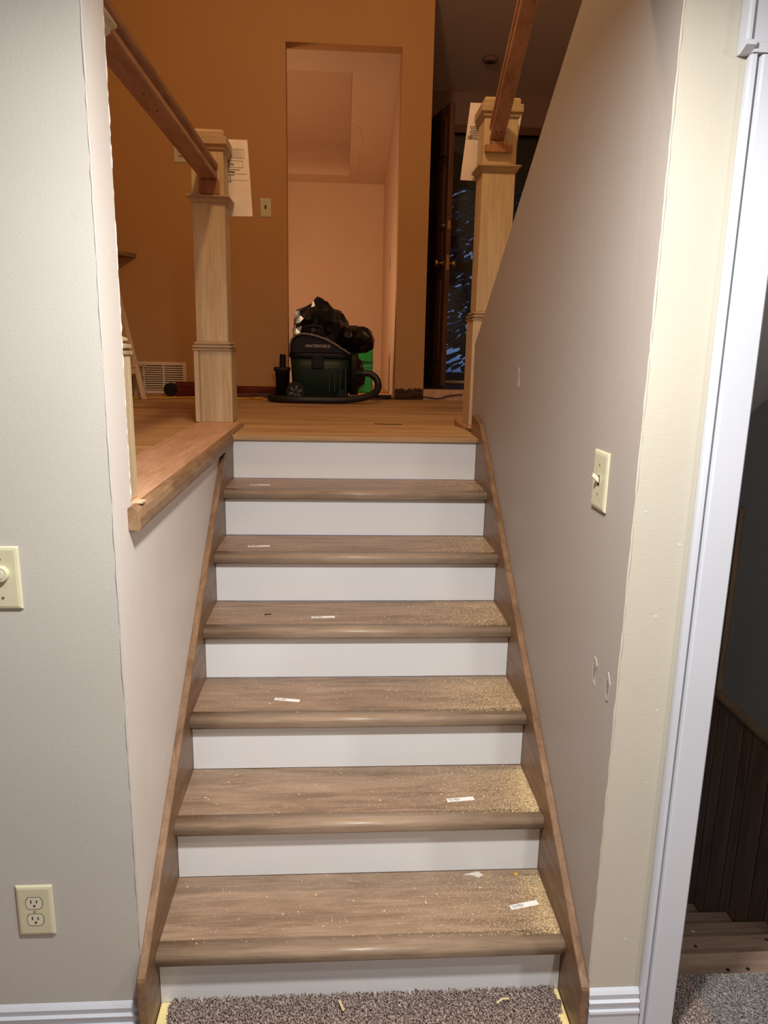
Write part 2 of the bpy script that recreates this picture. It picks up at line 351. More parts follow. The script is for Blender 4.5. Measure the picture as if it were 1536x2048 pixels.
# outside: snowy ground and dusk trees seen through the storm door
struct(MB().box(-8, 14, 5.13, 40, 0.9, 1.2).build('ground_outside', 'snow'))
def conifer(x, y, h, r, seed, label):
    rnd = random.Random(seed); t = thing('conifer', (x, y, 1.2), label, 'tree', 'trees outside the entry door')
    MB().cyl((x, y, 1.2), 'z', 0.12, h * 0.9, 8, 0.03).build('trunk', 'bark', t)
    nb, sn = MB(), MB()
    for k in range(3400):
        q = rnd.random() ** 0.8; z = 1.2 + 0.25 + q * (h - 0.3); L0 = r * (1 - q) * rnd.uniform(0.2, 1.05) + 0.05; L = rnd.uniform(.16, .42); a = rnd.uniform(0, 6.283)
        d = Vector((math.cos(a), math.sin(a), -0.35)).normalized(); s_ = Vector((-math.sin(a), math.cos(a), 0))
        p = Vector((x, y, z)) + d * L0; wd = 0.025 + L * 0.13; e = p + d * L; m_ = p + d * L * 0.55
        nb.add([p, m_ + s_ * wd, e, m_ - s_ * wd, m_ + Vector((0, 0, .02)), m_ - Vector((0, 0, .02))], [(0, 1, 4), (1, 2, 4), (2, 3, 4), (3, 0, 4), (1, 0, 5), (2, 1, 5), (3, 2, 5), (0, 3, 5)])
        if rnd.random() < 0.2:
            c = p + d * L * rnd.uniform(.3, .8) + Vector((0, 0, .02)); g = rnd.uniform(.008, .035)
            sn.add([c + s_ * g * 1.6, c + d * g * 1.6, c - s_ * g * 1.6, c - d * g * 1.6, c + Vector((0, 0, g * .8))], [(0, 1, 4), (1, 2, 4), (2, 3, 4), (3, 0, 4), (3, 2, 1, 0)])
    nb.build('foliage', 'pineneedle', t)['kind'] = 'stuff'; sn.build('snow_cover', 'snow', t)['kind'] = 'stuff'
conifer(2.3, 8.4, 4.2, 1.2, 1, 'snow-flecked conifer nearest to the storm door glass')
conifer(4.9, 12.0, 5.0, 1.5, 2, 'taller snow-flecked conifer farther from the storm door glass')
conifer(1.2, 15.5, 6.5, 1.7, 4, 'farthest dark conifer outside the entry door')

# baseboards of the lower room
def baseboard(name, x0, x1, y, ztop, z0=0.0):
    d = 0.018; p = [(y, z0), (y - d, z0), (y - d, ztop - 0.062), (y - d - 0.003, ztop - 0.058), (y - d - 0.002, ztop - 0.052), (y - d + 0.004, ztop - 0.050), (y - d + 0.001, ztop - 0.030), (y - d + 0.008, ztop - 0.026), (y - d + 0.007, ztop - 0.012), (y - d + 0.012, ztop - 0.006), (y, ztop)]
    return struct(MB().prism(p, 'x', x0, x1).build(name, 'trim'))
baseboard('baseboard_left', -2.6, -0.0215, YL - 0.0005, 0.103)
baseboard('baseboard_right', 1.0615, 1.186, YR - 0.0005, 0.165)
baseboard('baseboard_far_right', 2.20, 3.2, YR - 0.0005, 0.165)
# door casing of the basement doorway
dr = struct(MB().box(1.262, DX0, YR - 0.001, -0.02, 0, DZ).box(DX1, DX1 + 0.013, YR - 0.001, -0.02, 0, DZ).box(1.262, DX1 + 0.013, YR - 0.001, -0.02, DZ, DZ + 0.012).build('door_1', 'trim'), 'white cased doorway to the basement stairs')
def casing(x_out, x_in, z0, z1):
    s_ = 1 if x_in > x_out else -1; a = x_out
    pr = [(a, YR - .001), (a, YR - 0.012), (a + s_ * .003, YR - 0.019), (a + s_ * .010, YR - 0.020), (a + s_ * .012, YR - 0.011), (a + s_ * .018, YR - 0.010), (a + s_ * .020, YR - 0.018), (a + s_ * .024, YR - 0.020), (x_in - s_ * .004, YR - 0.022), (x_in, YR - 0.018), (x_in, YR - .001)]
    return MB().prism(pr, 'z', z0, z1).build('casing', 'trim', dr)
casing(1.187, 1.272, 0, 2.203); casing(2.19, 2.105, 0, 2.203)
MB().prism([(1.168, YR - .001), (1.168, YR - .028), (1.171, YR - .033), (1.176, YR - .033), (1.180, YR - .026), (1.186, YR - .024), (2.198, YR - .024), (2.198, YR - .001)], 'z', 2.2205, 2.335).build('head_casing', 'trim', dr)
MB().prism([(YR - .001, 2.2035), (YR - .014, 2.2035), (YR - .033, 2.212), (YR - .033, 2.2203), (YR - .001, 2.2203)], 'x', 1.168, 1.1868).prism([(YR - .001, 2.2035), (YR - .024, 2.2035), (YR - .024, 2.2203), (YR - .001, 2.2203)], 'x', 1.1870, 2.198).build('head_lip', 'trim', dr)

# ------------------------------------------------------------------ main staircase
st = thing('staircase', (W_ / 2, 0.75, 0), 'straight flight of brown oak treads with white risers between skirt boards', 'staircase')
RY = [0.0] + [0.006, 0.2537, 0.5035, 0.761, 1.015, 1.272, 1.522]
stk = {6: (0.130, 1.364, 3), 5: (0.150, 1.103, 5), 4: (0.398, 0.846, 3), 3: (0.288, 0.595, -11), 2: (0.815, 0.323, 6), 1: (0.965, 0.113, 12)}
TH = 0.034
for k in range(1, 8):
    z0 = (k - 1) * R_ + (0.001 if k > 1 else 0.0); z1 = k * R_ - (TH + 0.0005 if k < 7 else 0.002)
    if k == 7: z1 = ZF - 0.0005
    MB().box(0.0012, W_ - 0.0012, RY[k], RY[k] + 0.014, z0, z1).build('riser', 'riser', st, bevel=0.0008, segs=1)
for k in range(1, 7):
    zt = k * R_; yf = RY[k] - 0.031; yb = RY[k + 1]; r = TH / 2
    rt_, rb_ = 0.016, 0.007
    prof = [(yf + 0.050, zt - TH), (yf + rb_, zt - TH)]
    prof += [(yf + rb_ - math.sin(a) * rb_, zt - TH + rb_ - math.cos(a) * rb_) for a in [math.radians(22.5 * i) for i in range(1, 5)]]
    prof += [(yf + rt_ - math.cos(a) * rt_, zt - rt_ + math.sin(a) * rt_) for a in [math.radians(11.25 * i) for i in range(0, 9)]]
    prof += [(yf + 0.050, zt)]
    tr = MB().prism([(yf + 0.0502, zt - 0.02), (yb, zt - 0.02), (yb, zt), (yf + 0.0502, zt)], 'x', 0.001, W_ - 0.001).build('tread', 'tread', st)
    no = MB().prism(prof, 'x', 0.001, W_ - 0.001).build('nosing', 'nosing', tr)
    for p in no.data.polygons: p.use_smooth = abs(p.normal.x) < 0.5
    sx, sy, ang = stk[k]
    xf = Matrix.Translation((sx, sy, zt + 0.0006)) @ Matrix.Rotation(math.radians(ang), 4, 'Z')
    sm = MB(); sm.box(-0.042, 0.040, -0.0085, 0.0085, -0.0004, 0.0002)
    sm.v = [tuple(xf @ Vector(v)) for v in sm.v]
    text_mesh(sm, '720-MEN', 0.0145, xf @ Matrix.Translation((-0.021, 0, 0.0003)), 1, squash=0.62, depth=0.0001)
    so = sm.build('sticker', ['sticker', 'ink'], tr); so['label'] = 'white paper sticker printed 720-MEN'
def skirt(x0, x1, y0, ytop):
    a = lambda y: 0.288 + 0.735 * y
    p = [(y0, 0.0), (ytop, 0.0), (ytop, a(ytop) if ytop < 1.5 else 1.385)]
    if ytop > 1.5: p += [(1.60, 1.395), (1.52, 1.375), (1.47, a(1.47))]
    p += [(y0 + 0.004, a(y0)), (y0, a(y0) - 0.008)]
    return MB().prism(p, 'x', x0, x1).build('skirt_board', 'skirt', st, bevel=0.0015, segs=1)
skirt(XL + 0.0005, 0.0005, -0.112, 1.36)
MB().prism([(1.3605, 0.3), (1.53, 0.3), (1.53, 1.262), (1.3605, 1.262)], 'x', XL + 0.0005, 0.0005).build('skirt_board', 'skirt', st)
skirt(W_ - 0.0005, XR - 0.0005, -0.150, 1.66)

# sawdust scattered over the treads: uncountable
rnd = random.Random(21); sd = MB()
def grain(x, y, z, s_, flat=0.5, stretch=1.0):
    a = rnd.uniform(0, 6.283); pts = []
    for k in range(3):
        b_ = a + k * 2.094 + rnd.uniform(-.4, .4); q = s_ * rnd.uniform(.6, 1.2)
        u, v = math.cos(b_) * q * stretch, math.sin(b_) * q
        pts.append((x + u * math.cos(a) - v * math.sin(a), y + u * math.sin(a) + v * math.cos(a), z))
    sd.add(pts + [(x, y, z + s_ * flat)], [(0, 1, 3), (1, 2, 3), (2, 0, 3), (2, 1, 0)])
dens = {1: 7000, 2: 8600, 3: 6000, 4: 4600, 5: 2200, 6: 1200}
for k in range(1, 7):
    zt = k * R_ + 0.0003; y0, y1 = RY[k] + 0.004, RY[k + 1] - 0.006
    for i in range(dens[k]):
        u = rnd.random()
        if u < 0.10: x = rnd.uniform(0.02, 1.02)
        elif u < 0.60: x = 1.034 - abs(rnd.gauss(0, 0.17))
        else: x = 1.036 - abs(rnd.gauss(0, 0.035)) if k < 3 else 1.034 - abs(rnd.gauss(0, 0.12))
        y = rnd.uniform(y0, y1)
        if k < 4 and x > 0.9 and y > y1 - 0.02 and rnd.random() < .7: continue
        if x < 0.01: continue
        grain(x, y, zt, rnd.choice((.0009, .0011, .0013, .0017)))
    for i in range(34 if k < 5 else 14):
        grain(rnd.uniform(.03, 1.0), rnd.uniform(y0, y1), zt, rnd.uniform(.0016, .0030), .4, rnd.uniform(1, 3.2))
so = sd.build('sawdust', 'sawdust'); so['kind'] = 'stuff'; tag(so, 'pale sawdust and wood crumbs scattered over the stair treads', 'sawdust')
# small loose bits
tag(MB().prism([(0.190, 0.868), (0.214, 0.872), (0.213, 0.879), (0.190, 0.876)], 'z', 0.7462, 0.7478).build('chip', 'slot'), 'tiny dark chip lying on the fourth tread', 'chip')
tag(MB().prism([(0.815, 0.232), (0.86, 0.243), (0.874, 0.228), (0.858, 0.219), (0.842, 0.229)], 'z', 0.1869, 0.191).build('lint', 'plaster'), 'grey scrap of lint at the back of the lowest tread', 'lint')
tag(MB().prism([(0.962, 0.232), (0.972, 0.236), (0.975, 0.228), (0.966, 0.224)], 'z', 0.1869, 0.190).build('crumb', 'yellow'), 'small yellow crumb at the back right of the lowest tread', 'crumb')
tag(MB().tube([(0.86, -0.055, 0.043), (0.875, -0.045, 0.045), (0.895, -0.042, 0.043)], 0.0022, 5).build('wood_curl', 'pad'), 'pale wood curl lying on the brown carpet at right', 'wood shaving')
tag(MB().prism([(0.455, -0.03), (0.461, -0.029), (0.472, -0.06), (0.466, -0.062)], 'z', 0.042, 0.044).build('wood_splinter', 'palewood'), 'thin tan splinter lying on the brown carpet in the middle', 'splinter')

# ------------------------------------------------------------------ carpet at the foot of the stairs
ca = MB().prism([(-2.58, -3.98), (3.18, -3.98), (3.18, -0.19), (1.44, -0.19), (1.44, -0.15), (1.0, -0.15), (1.012, -0.075), (1.03, -0.07), (1.022, 0.004), (0.03, 0.004), (0.032, -0.15), (-2.58, -0.15)], 'z', 0.012, 0.022)
rc = random.Random(5)
def tufts(mb, n, xa, xb, ya, yb, test, z, h, r):
    for i in range(n):
        x, y = rc.uniform(xa, xb), rc.uniform(ya, yb)
        if not test(x, y): continue
        a = rc.uniform(0, 6.28); lx, ly = rc.uniform(-.004, .004), rc.uniform(-.004, .004); hh = h * rc.uniform(.75, 1.2)
        b3 = [(x + math.cos(a + t) * r, y + math.sin(a + t) * r, z) for t in (0, 2.09, 4.19)]
        t3 = [(x + lx + math.cos(a + t) * r * .75, y + ly + math.sin(a + t) * r * .75, z + hh) for t in (.8, 2.89, 4.99)]
        mb.add(b3 + t3, [(0, 1, 4, 3), (1, 2, 5, 4), (2, 0, 3, 5), (3, 4, 5)])
def inmain(x, y):
    lo = 0.030 + 0.002 * math.sin(y * 90); hi = 1.026 - (0.016 if y < -0.072 else 0) + 0.003 * math.sin(y * 110)
    return (lo < x < hi and y < 0.003)
tufts(ca, 22000, 0.02, 1.04, -0.34, 0.003, inmain, 0.020, 0.013, 0.0026)
co = ca.build('carpet', 'carpet'); co['kind'] = 'stuff'; tag(co, 'brown flecked cut-pile carpet at the foot of the stairs', 'carpet')
cs = MB().box(1.30, 1.398, -0.13, 0.026, 0.0005, 0.010); tufts(cs, 5200, 1.30, 1.398, -0.13, 0.026, lambda x, y: True, 0.008, 0.022, 0.0024)
co = cs.build('carpet_strip', 'carpet'); co['kind'] = 'stuff'; tag(co, 'narrow strip of brown carpet inside the basement doorway', 'carpet')
cg = MB().box(1.402, 2.21, -0.13, 0.030, 0.0005, 0.010); tufts(cg, 15000, 1.402, 2.0, -0.13, 0.030, lambda x, y: True, 0.008, 0.014, 0.0026)
co = cg.build('landing_carpet', 'carpetg'); co['kind'] = 'stuff'; tag(co, 'grey carpet on the landing of the basement stairs', 'carpet')
tag(MB().prism([(0.0025, 0.004), (0.0285, 0.004), (0.0305, -0.149), (-0.019, -0.149), (-0.019, -0.1135), (0.0025, -0.1135)], 'z', 0.0005, 0.020).build('carpet_pad', 'pad', bevel=0.003), 'yellow strip of carpet pad beside the left skirt board', 'carpet pad')
tag(MB().prism([(1.0375, 0.004), (1.0235, 0.004), (1.0305, -0.068), (1.0145, -0.074), (1.002, -0.149), (1.0375, -0.149)], 'z', 0.0005, 0.022).build('carpet_pad', 'pad', bevel=0.003), 'torn yellow strip of carpet pad beside the right skirt board', 'carpet pad')
tag(MB().prism([(1.277, -0.10), (1.296, -0.085), (1.2985, -0.13), (1.283, -0.134)], 'z', 0.0005, 0.026).build('foam_scrap', 'pad', bevel=0.003), 'yellow scrap of carpet pad at the foot of the white casing', 'foam scrap')

# ------------------------------------------------------------------ basement stairs beyond the doorway
bs = thing('basement_stairs', (1.7, 0.6, -0.6), 'unfinished wooden stairs going down beyond the white doorway', 'staircase')
for k in range(0, 7):
    zt = -0.004 - 0.19 * k; y1 = 0.055 + 0.267 * k
    nails = MB()
    if k: MB().box(1.172, 2.197, y1 - 0.262, y1, zt - 0.03, zt).build('tread', 'rawpine', bs, bevel=0.003)
    else: MB().box(1.31, 2.197, 0.031, y1, -0.04, -0.003).build('tread', 'rawpine', bs, bevel=0.003)
    for j in range(5):
        px = 1.5 + 0.13 * j + rnd.uniform(-.05, .05); py = y1 - rnd.uniform(0.02, 0.09 if k else 0.022)
        MB().cyl((px, py, zt + 0.0003), 'z', 0.006, 0.0012, 8).build('nail_head', 'slot' if j % 3 else 'plaster', bs)
    MB().box(1.172, 2.197, y1 - 0.02, y1 - 0.002, zt - 0.188, zt - 0.031).build('riser', 'rawpine', bs)
# wainscot planks on the stairwell wall
wp = thing('wood_panelling', (2.21, 1.5, -1.8), 'dark vertical plank panelling on the basement stairwell wall', 'wall panelling')
ys = 0.50; pw = [0.11, 0.065, 0.13, 0.075, 0.10, 0.14, 0.07, 0.12, 0.085, 0.13, 0.1, 0.12, 0.09, 0.13]
for q in pw:
    MB().box(2.200, 2.2198, ys + 0.003, ys + q - 0.003, -1.85, 0.125).build('plank', 'panelwood', wp, bevel=0.004); ys += q
MB().prism([(2.2198, 0.126), (2.196, 0.126), (2.190, 0.134), (2.194, 0.146), (2.206, 0.156), (2.2198, 0.158)], 'y', 0.50, ys).build('cap_rail', 'panelwood', wp)
MB().box(2.213, 2.2198, 0.5, ys, -1.85, 0.12).build('backing', 'slot', wp)
tag(MB().box(2.196, 2.2198, 1.425, 1.50, 0.16, 1.02).build('corner_board', 'panelwood', bevel=0.003), 'dark brown upright board above the stairwell panelling', 'board')

# ------------------------------------------------------------------ ledge cap on the half wall
lc = thing('ledge_cap', (-0.12, 1.0, 1.285), 'reddish oak ledge cap on the half wall with a rough edge strip', 'ledge')
MB().prism([(-0.2245, 0.0725), (-0.022, 0.0725), (-0.022, 1.86), (-0.022, 2.01), (-0.2245, 2.01)], 'z', 1.3062, 1.3085).build('board', 'cap', lc)
MB().box(-0.2245, -0.022, 0.0725, 1.4990, 1.2855, 1.306).build('core', 'cap', lc)
MB().prism([(-0.0215, 1.262), (0.004, 1.262), (0.008, 1.268), (0.008, 1.290), (0.003, 1.304), (-0.006, 1.3135), (-0.016, 1.3145), (-0.0215, 1.309)], 'y', 0.035, 1.50).prism([(-0.0215, 1.3062), (0.006, 1.3062), (0.004, 1.312), (-0.006, 1.3165), (-0.016, 1.3165), (-0.0215, 1.310)], 'y', 1.501, 1.87).build('edge_strip', 'captrim', lc)
tag(MB().box(-0.0185, 0.004, 0.075, 0.105, 1.3150, 1.319).build('shim', 'palewood'), 'pale wood shim on the near end of the ledge', 'shim')

# ------------------------------------------------------------------ newel posts
def newel(cx, cy, z0, label, group, hb=0.0875, hs=0.073, zb=1.645, zc=2.30, zt=2.52, hy=None, front_board=True, parent_split=True):
    t = thing('newel_post', (cx, cy, z0), label, 'newel post', group)
    hyb = hb if hy is None else hy; hys = hs if hy is None else hy - (hb - hs)
    if front_board:
        MB().box(cx - hb, cx + hb, cy - hyb + 0.014, cy + hyb, z0, zb).build('base', 'poplar', t, bevel=0.0015, segs=1)
        MB().box(cx - hb, cx - hb + 0.022, cy - hyb, cy - hyb + 0.0138, z0, zb - 0.001).build('base_stile', 'poplar', t, bevel=0.001, segs=1)
        MB().box(cx - hb + 0.028, cx + hb, cy - hyb + 0.004, cy - hyb + 0.0138, z0, zb - 0.001).build('base_panel', 'poplar', t, bevel=0.001, segs=1)
    else:
        MB().box(cx - hb, cx + hb, cy - hyb, cy + hyb, z0, zb).build('base', 'poplar', t, bevel=0.0015, segs=1)
    d = hyb - hb
    pr = [(hb + .004, zb + .0002), (hb + .005, zb + .007), (hb - .007, zb + .009), (hb - .007, zb + .012), (hb + .003, zb + .015), (hb + .003, zb + .022), (hb - .010, zb + .025), (hb - .010, zb + .028), (hb - .003, zb + .031), (hb - .004, zb + .037), (hs + .001, zb + .041)]
    MB().sleeve(cx, cy, [(a, a + d, z) for a, z in pr]).build('base_moulding', 'poplar_dark', t)
    MB().box(cx - hs, cx + hs, cy - hys, cy + hys, zb + .0412, zc).build('shaft', 'poplar', t, bevel=0.0015, segs=1)
    pr = [(hs + .001, zc + .0002), (hs + .010, zc + .010), (hs + .012, zc + .018), (hs + .022, zc + .026), (hs + .022, zc + .033), (hs + .001, zc + .036)]
    MB().sleeve(cx, cy, [(a, a + d, z) for a, z in pr]).build('collar', 'poplar_dark', t)
    MB().box(cx - hs, cx + hs, cy - hys, cy + hys, zc + .0362, zt).build('neck', 'poplar', t, bevel=0.0015, segs=1)
    pr = [(hs + .001, zt + .0002), (hs + .008, zt + .008), (hs + .009, zt + .018), (hs + .018, zt + .026), (hs + .018, zt + .058), (hs + .010, zt + .0585)]
    MB().sleeve(cx, cy, [(a, a + d, z) for a, z in pr]).build('cap_moulding', 'poplar_dark', t)
    pr = [(hs + .006, zt + .059), (hs + .006, zt + .078), (hs + .002, zt + .086), (hs - .006, zt + .090)]
    MB().sleeve(cx, cy, [(a, a + d, z) for a, z in pr]).build('cap', 'poplar_dark', t)
    return t
newel(-0.152, 2.075, 1.309, 'pale box newel post at the far end of the ledge, paper hung behind it', None)
newel(-0.126, 0.134, 1.309, 'pale half newel post at the near end of the ledge, mostly behind the wall corner', None, hy=0.060, zt=2.50, front_board=False)
newel(1.186, 2.130, 1.3061, 'pale box newel post standing behind the sloping right wall', None, hb=0.092, hs=0.078, zb=1.815, zc=2.482, zt=2.715, front_board=False)

# ------------------------------------------------------------------ handrails
hl = thing('handrail', (-0.145, 1.1, 2.40), 'level oak handrail on the left running to the ledge newel post', 'handrail')
pr = [(-0.178, 2.398), (-0.110, 2.398), (-0.106, 2.402), (-0.106, 2.418), (-0.118, 2.428), (-0.118, 2.440), (-0.104, 2.448), (-0.102, 2.462), (-0.116, 2.474), (-0.172, 2.474), (-0.186, 2.462), (-0.184, 2.448), (-0.170, 2.440), (-0.170, 2.428), (-0.182, 2.418), (-0.182, 2.402)]
MB().prism(pr, 'y', 0.200, 1.9995).build('rail', 'oakrail', hl)
MB().box(-0.188, -0.098, 1.986, 2.0005, 2.3365, 2.397).build('mounting_block', 'oakblock', hl, bevel=0.002)
for dx in (-0.016, 0.012): MB().cyl((-0.144 + dx, 1.965, 2.3965), 'z', 0.005, 0.0016, 8).build('screw_hole', 'slot', hl)
for yy in (0.86, 1.02): MB().cyl((-0.140, yy, 2.3965), 'z', 0.0035, 0.0016, 8).build('knot', 'slot', hl)
hr = thing('handrail', (1.165, 2.05, 2.60), 'sloping oak handrail on the right rising from the tall newel post', 'handrail')
sl = 0.70; ang = math.atan(sl)
pr = [(-0.030, -0.034), (0.030, -0.034), (0.033, -0.030), (0.033, -0.016), (0.023, -0.006), (0.023, 0.004), (0.035, 0.012), (0.036, 0.026), (0.024, 0.036), (-0.024, 0.036), (-0.036, 0.026), (-0.035, 0.012), (-0.023, 0.004), (-0.023, -0.006), (-0.033, -0.016), (-0.033, -0.030)]
x0, y0, z0 = 1.167, 2.048, 2.655
L = 2.3; rings = []
for t in (0.0, L):
    dy, dz = -t * math.cos(ang), t * math.sin(ang)
    rings.append([(x0 + a, y0 + dy + (0 if t == 0 else 0), z0 + dz + b_ / math.cos(ang)) for a, b_ in pr])
MB().loft(rings).build('rail', 'oakrail', hr)
MB().prism([(1.143, 2.598), (1.191, 2.598), (1.199, 2.610), (1.199, 2.612), (1.135, 2.612), (1.135, 2.610)], 'y', 2.030, 2.0475).build('rail_end', 'oakrail', hr)
MB().box(1.112, 1.240, 2.026, 2.0505, 2.566, 2.597).build('mounting_block', 'oakblock', hr, bevel=0.002)
for dx in (-0.011, 0.010):
    yy = 2.005; zz = z0 - 0.034 / math.cos(ang) + (y0 - yy) * sl
    MB().cyl((x0 + dx, yy, zz - 0.0015), 'z', 0.0045, 0.0014, 8).build('screw_hole', 'slot', hr)

# ------------------------------------------------------------------ papers hanging behind the newels
def sheet(name, cx, y, ztop, wd, h, lean, curl, label, cat, marks, skew=0.0):
    mb = MB(); nx, nz = 6, 12
    def P(u, v, off=0.0):
        x = cx + (u - .5) * wd + skew * v; yy = y + lean * v + curl * (v * v) * (u - .3) + off; return (x, yy, ztop - h * v)
    for side, off in ((0, 0.0), (1, 0.0009)):
        vs = [P(i / nx, j / nz, off) for j in range(nz + 1) for i in range(nx + 1)]
        mb.add(vs, [(j * (nx + 1) + i, j * (nx + 1) + i + 1, (j + 1) * (nx + 1) + i + 1, (j + 1) * (nx + 1) + i) for j in range(nz) for i in range(nx)])
    mb.mat(1)
    for (u0, v0, u1, v1) in marks:
        mb.add([P(u0, v0, -.0006), P(u1, v0, -.0006), P(u1, v1, -.0006), P(u0, v1, -.0006)], [(0, 1, 2, 3)])
    return tag(mb.build(name, ['paper', 'ink']), label, cat)
def frame_marks(u0, v0, u1, v1, t=0.004):
    return [(u0, v0, u1, v0 + t), (u0, v1 - t, u1, v1), (u0, v0, u0 + t * 1.4, v1), (u1 - t * 1.4, v0, u1, v1)]
mk = frame_marks(.52, .12, .90, .24) + [(.52, .12 + .02 * i, .86, .123 + .02 * i) for i in range(1, 6)]
mk += frame_marks(.56, .27, .87, .36) + [(.50, .26, .56, .30), (.50, .32, .55, .36), (.58, .31, .68, .318), (.60, .325, .66, .332)]
mk += [(.48, .385, .80, .392), (.48, .41, .68, .425), (.48, .44, .95, .444), (.48, .455, .66, .462), (.49, .48, .53, .52), (.56, .465, .575, .53), (.48, .53, .62, .538), (.48, .55, .58, .556)]
mk += [(.64 + .03 * i, .515 + .006 * (i % 3), .66 + .03 * i, .522 + .006 * (i % 3)) for i in range(10)]
sheet('instruction_sheet', -0.098, 2.170, 2.612, 0.216, 0.338, 0.010, -0.03, 'crumpled printed sheet hanging behind the ledge newel post beside the far wall', 'paper', mk, skew=0.02)
mk = [(.05 + .012 * (i % 3), .30 + .022 * i, .22 + .03 * (i % 2), .308 + .022 * i) for i in range(8)] + [(.02, .42 + .02 * i, .12, .425 + .02 * i) for i in range(3)]
sheet('instruction_sheet', 1.196, 2.232, 2.83, 0.256, 0.345, 0.015, 0.03, 'creased sheet hanging behind the tall right newel post', 'paper', mk, skew=-0.034)

# ------------------------------------------------------------------ wall plates
def plate_front(name, cx, y, cz, wd, h, label, cat):
    t = thing(name, (cx, y, cz - h / 2), label, cat); a, b_ = wd / 2, h / 2
    rg = lambda q, d: [(cx - a + q, y - d, cz - b_ + q), (cx + a - q, y - d, cz - b_ + q), (cx + a - q, y - d, cz + b_ - q), (cx - a + q, y - d, cz + b_ - q)]
    MB().loft([rg(0, 0.0003), rg(0, 0.003), rg(0.003, 0.006), rg(0.008, 0.0075)]).build('plate', 'ivory', t, bevel=0.001, segs=1); return t
dm = plate_front('dimmer_switch', -0.2595, YL, 1.184, 0.083, 0.138, 'ivory dimmer switch with round knob at the left edge of the grey wall', 'dimmer')
kx = -0.2555
MB().cyl((kx, YL - 0.0175, 1.195), 'y', 0.0165, 0.0102, 28, 0.0185).build('knob', 'ivory', dm, bevel=0.0015)
MB().cyl((kx, YL - 0.0195, 1.195), 'y', 0.0095, 0.002, 24).build('knob_face', 'ivory2', dm)
for dz in (0.042, -0.042): MB().cyl((kx, YL - 0.0088, 1.184 + dz), 'y', 0.003, 0.0012, 10).build('screw', 'metal', dm)
ou = plate_front('wall_outlet', -0.2545, YL, 0.369, 0.084, 0.134, 'ivory duplex wall outlet above the left baseboard', 'outlet')
for dz in (0.0225, -0.0225):
    c = (-0.2545, YL, 0.369 + dz); a = [math.radians(t) for t in range(0, 360, 12)]
    ring = [(c[0] + 0.0185 * math.copysign(abs(math.cos(t)) ** .8, math.cos(t)), c[2] + max(-.0145, min(.0145, 0.0185 * math.sin(t)))) for t in a]
    ring2 = [(c[0] + (p[0] - c[0]) * 1.08, c[2] + (p[1] - c[2]) * 1.1) for p in ring]
    MB().prism(ring2, 'y', YL - 0.0078, YL - 0.0070).build('socket_gap', 'slot', ou)
    fc = MB().prism(ring, 'y', YL - 0.0088, YL - 0.0079).build('socket', 'ivory2', ou)
    for sx, w2, h2 in ((-0.0065, .0012, .0042), (0.0065, .0012, .0036)):
        MB().box(c[0] + sx - w2, c[0] + sx + w2, YL - 0.0094, YL - 0.0089, c[2] + 0.001, c[2] + 0.001 + h2 * 2).build('slot', 'slot', fc)
    MB().cyl((c[0] + 0.0005, YL - 0.0094, c[2] - 0.0065), 'y', 0.0027, 0.0005, 12).build('ground_hole', 'slot', fc)
MB().cyl((-0.2545, YL - 0.0088, 0.369), 'y', 0.003, 0.0012, 10).build('screw', 'metal', ou)
# toggle switch on the right stair wall
ts = thing('toggle_switch', (XR, 0.065, 1.312), 'ivory toggle light switch on the right stair wall', 'light switch')
cy, cz, a, b_ = 0.064, 1.380, 0.046, 0.069
rg = lambda q, d: [(XR - d, cy - a + q, cz - b_ + q), (XR - d, cy + a - q, cz - b_ + q), (XR - d, cy + a - q, cz + b_ - q), (XR - d, cy - a + q, cz + b_ - q)]
MB().loft([rg(0, 0.0003), rg(0, 0.003), rg(0.003, 0.006), rg(0.009, 0.0075)]).build('plate', 'ivory', ts, bevel=0.001, segs=1)
MB().box(XR - 0.0082, XR - 0.0076, cy - 0.006, cy + 0.006, cz - 0.012, cz + 0.012).build('toggle_slot', 'slot', ts)
MB().add([(XR - 0.008, cy - .0048, cz - .006), (XR - 0.008, cy + .0048, cz - .006), (XR - 0.008, cy + .0048, cz + .008), (XR - 0.008, cy - .0048, cz + .008), (XR - 0.024, cy - .0040, cz + .009), (XR - 0.024, cy + .0040, cz + .009), (XR - 0.021, cy + .0040, cz + .018), (XR - 0.021, cy - .0040, cz + .018)], [(0, 3, 2, 1), (4, 5, 6, 7), (0, 1, 5, 4), (1, 2, 6, 5), (2, 3, 7, 6), (3, 0, 4, 7)]).build('toggle', 'ivory2', ts, bevel=0.001, segs=1)
for dz in (0.038, -0.030): MB().cyl((XR - 0.0088, cy - 0.001, cz + dz), 'x', 0.003, 0.0013, 10).build('screw', 'metal', ts)
# upstairs plates
us = plate_front('toggle_switch', -0.0685, 3.8497, 2.607, 0.078, 0.125, 'light switch plate on the ochre wall beside the opening', 'light switch')
MB().box(-0.0735, -0.0635, 3.832, 3.8421, 2.600, 2.622).build('toggle', 'brownp', us, bevel=0.001, segs=1)
th = plate_front('wall_box', -0.615, 3.8497, 2.945, 0.135, 0.135, 'cream wall box on the ochre wall behind the left handrail', 'thermostat')
MB().box(-0.645, -0.585, 3.828, 3.842, 2.915, 2.99).build('cover', 'ivory2', th, bevel=0.004)

